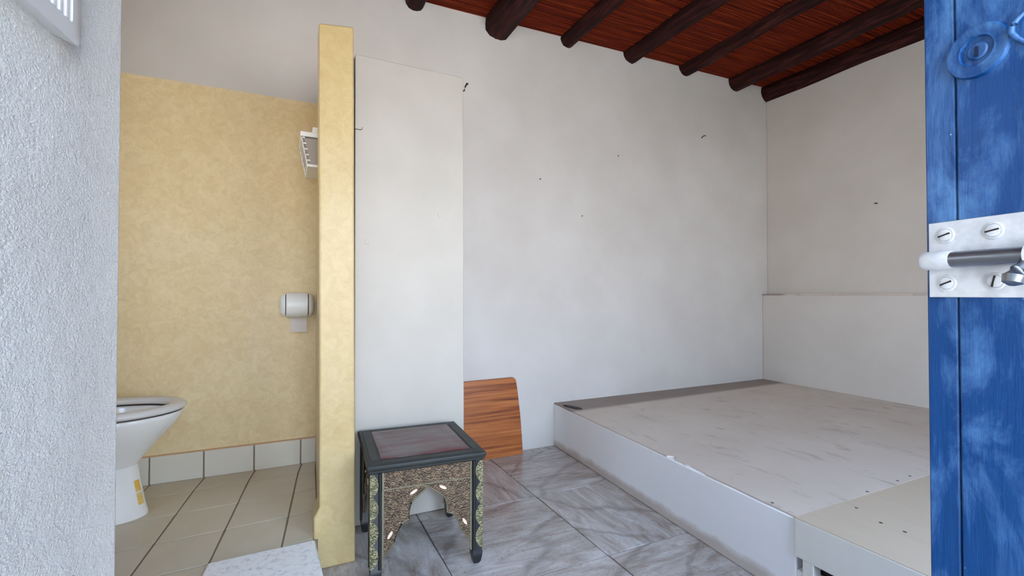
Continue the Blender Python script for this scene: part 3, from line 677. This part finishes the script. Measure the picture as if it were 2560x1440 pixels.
# ------------------------------------------------------------------ blue entrance door, swung inwards
DE = Vector((0.515, 0.22, 0)); DD = Vector((-0.176, -1.0, 0)).normalized(); DN = Vector((-1.0, 0.176, 0)).normalized()
do = empty('door_1', DE + DD * 0.35); tag(do, 'blue weathered wooden door swung open at the right edge', 'door', kind='structure')
dw = basis(DE, DD, DN, ez)           # local x from the free edge to the hinge, y out towards the camera side, z up
def dp(mb, name, mat, par=None, **k):
    o = mb.build(name, mat, **k); o.parent = par or do
    bpy.context.view_layer.update()
    o.matrix_world = dw; return o
bpy.context.view_layer.update()
def on_door(u, v, d=0.0):
    p = on_plane(u, v, DE + DN * d, DN); return ((p - DE).dot(DD), p.z)
xg = on_door(2391, 400)[0]
DL, DB_, DTOP = 0.70, 0.02, 2.12
dp(MB().box(0.0, xg - 0.0007, -0.040, 0.0, DB_, DTOP), 'edge_batten', M['blue'], bevel=0.0015)
xx = xg
for wd in (0.15, 0.16, 0.16, DL - xg - 0.47):
    dp(MB().box(xx + 0.0006, xx + wd - 0.0006, -0.040, 0.0012, DB_, DTOP), 'plank', M['blue'], bevel=0.0018); xx += wd
dp(MB().box(0.003, DL - 0.003, -0.036, -0.004, DB_ + 0.003, DTOP - 0.003), 'core', M['joint'])
# keyhole escutcheon
kx, kz = on_door(2448, 128)
kr = 0.0215
def disc(r, d_, n=36, cx=kx, cz=kz): return [(cx + r * math.cos(2 * math.pi * i / n), d_, cz + r * math.sin(2 * math.pi * i / n)) for i in range(n)]
es = MB().loft([disc(kr, 0.0), disc(kr * 1.01, 0.002), disc(kr * 0.96, 0.0042), disc(kr * 0.85, 0.0046), disc(kr * 0.66, 0.0036), disc(kr * 0.56, 0.0042), disc(kr * 0.5, 0.0010), disc(kr * 0.46, -0.0015)])
eo = dp(es, 'escutcheon', M['blue'], smooth=True, angle=50)
cy_ = MB().loft([disc(kr * 0.34, -0.002, 20), disc(kr * 0.34, 0.0022, 20), disc(kr * 0.28, 0.0034, 20), disc(kr * 0.1, 0.003, 20)])
dp(cy_, 'lock_cylinder', M['blue'], eo, smooth=True)
dp(MB().box(kx - 0.0006, kx + 0.0014, 0.0028, 0.0044, kz - 0.005, kz + 0.003), 'keyhole', M['joint'], eo)
# painted-over staple at the picture edge
lx, lz = on_door(2551, 78)
dp(MB().tube([(lx + 0.004 - 0.0065 * math.sin(math.pi * k / 10), 0.001 + 0.0045 * math.sin(math.pi * k / 10), lz + 0.013 - 0.0024 * k) for k in range(11)], [0.0016 + 0.0006 * math.sin(math.pi * k / 10) for k in range(11)], 10), 'staple', M['blue'], smooth=True)
# slide bolt
pxa, pza = on_door(2328, 560); _, pzb = on_door(2330, 743)
bp = dp(MB().box(pxa, 0.20, 0.0012, 0.0036, pzb, pza), 'bolt_plate', M['plate'], bevel=0.0006)
for k, (u_, v_) in enumerate([(2363, 588), (2483, 576), (2367, 708), (2487, 703)]):
    sx_, sz_ = on_door(u_, v_, 0.004); r = 0.0052
    dsc = lambda rr, d_: [(sx_ + rr * math.cos(2 * math.pi * i / 20), d_, sz_ + rr * math.sin(2 * math.pi * i / 20)) for i in range(20)]
    so = dp(MB().loft([dsc(r * 1.35, 0.0034), dsc(r * 1.28, 0.0044), dsc(r * 1.05, 0.0046), dsc(r, 0.0040), dsc(r * 0.92, 0.0052), dsc(r * 0.3, 0.0058)]), 'screw', M['plate'], bp, smooth=True, angle=30)
    an = [0.3, 0.2, 0.4, 1.35][k]; ca, sa = math.cos(an), math.sin(an); hl, hw_ = r * 0.85, 0.0006
    pts = [(sx_ + ca * p - sa * q, sz_ + sa * p + ca * q) for p, q in ((-hl, -hw_), (hl, -hw_), (hl, hw_), (-hl, hw_))]
    dp(MB().prism(pts, lambda p, q, w_: (p, w_, q), 0.0050, 0.0062), 'screw_slot', M['iron'], so)
rz0 = on_door(2340, 652, 0.009)[1]; rx0 = on_door(2306, 650, 0.009)[0]; rx1 = on_door(2385, 650, 0.009)[0]
R_ = 0.0078
cap = MB().tube([(rx0, 0.0105, rz0), (rx0 + 0.0015, 0.0105, rz0), (rx0 + 0.004, 0.0105, rz0), (rx1 - 0.004, 0.0105, rz0), (rx1, 0.0105, rz0)], [R_ * 0.55, R_ * 0.85, R_ * 1.02, R_, R_ * 0.9], 20)
bo = dp(cap, 'bolt_tip', M['plate'], smooth=True)
dp(MB().tube([(rx1 - 0.002, 0.0105, rz0), (0.24, 0.0105, rz0)], R_ * 0.86, 20), 'bolt_rod', M['steel'], smooth=True)
kx2, kz2 = on_door(2548, 690, 0.02)
dp(MB().tube([(kx2 + 0.002, 0.012, rz0), (kx2 + 0.001, 0.018, rz0 - 0.008), (kx2, 0.022, kz2 + 0.005), (kx2 - 0.0005, 0.024, kz2), (kx2 - 0.001, 0.0255, kz2 - 0.005), (kx2 - 0.001, 0.026, kz2 - 0.007)], [0.0034, 0.0034, 0.0040, 0.0068, 0.0058, 0.002], 16), 'bolt_knob', M['steel'], smooth=True)
for k in (0.075, 0.14):
    dp(MB().tube([(k, 0.0105, rz0), (k + 0.012, 0.0105, rz0)], R_ * 1.25, 20), 'bolt_guide', M['plate'], smooth=True)
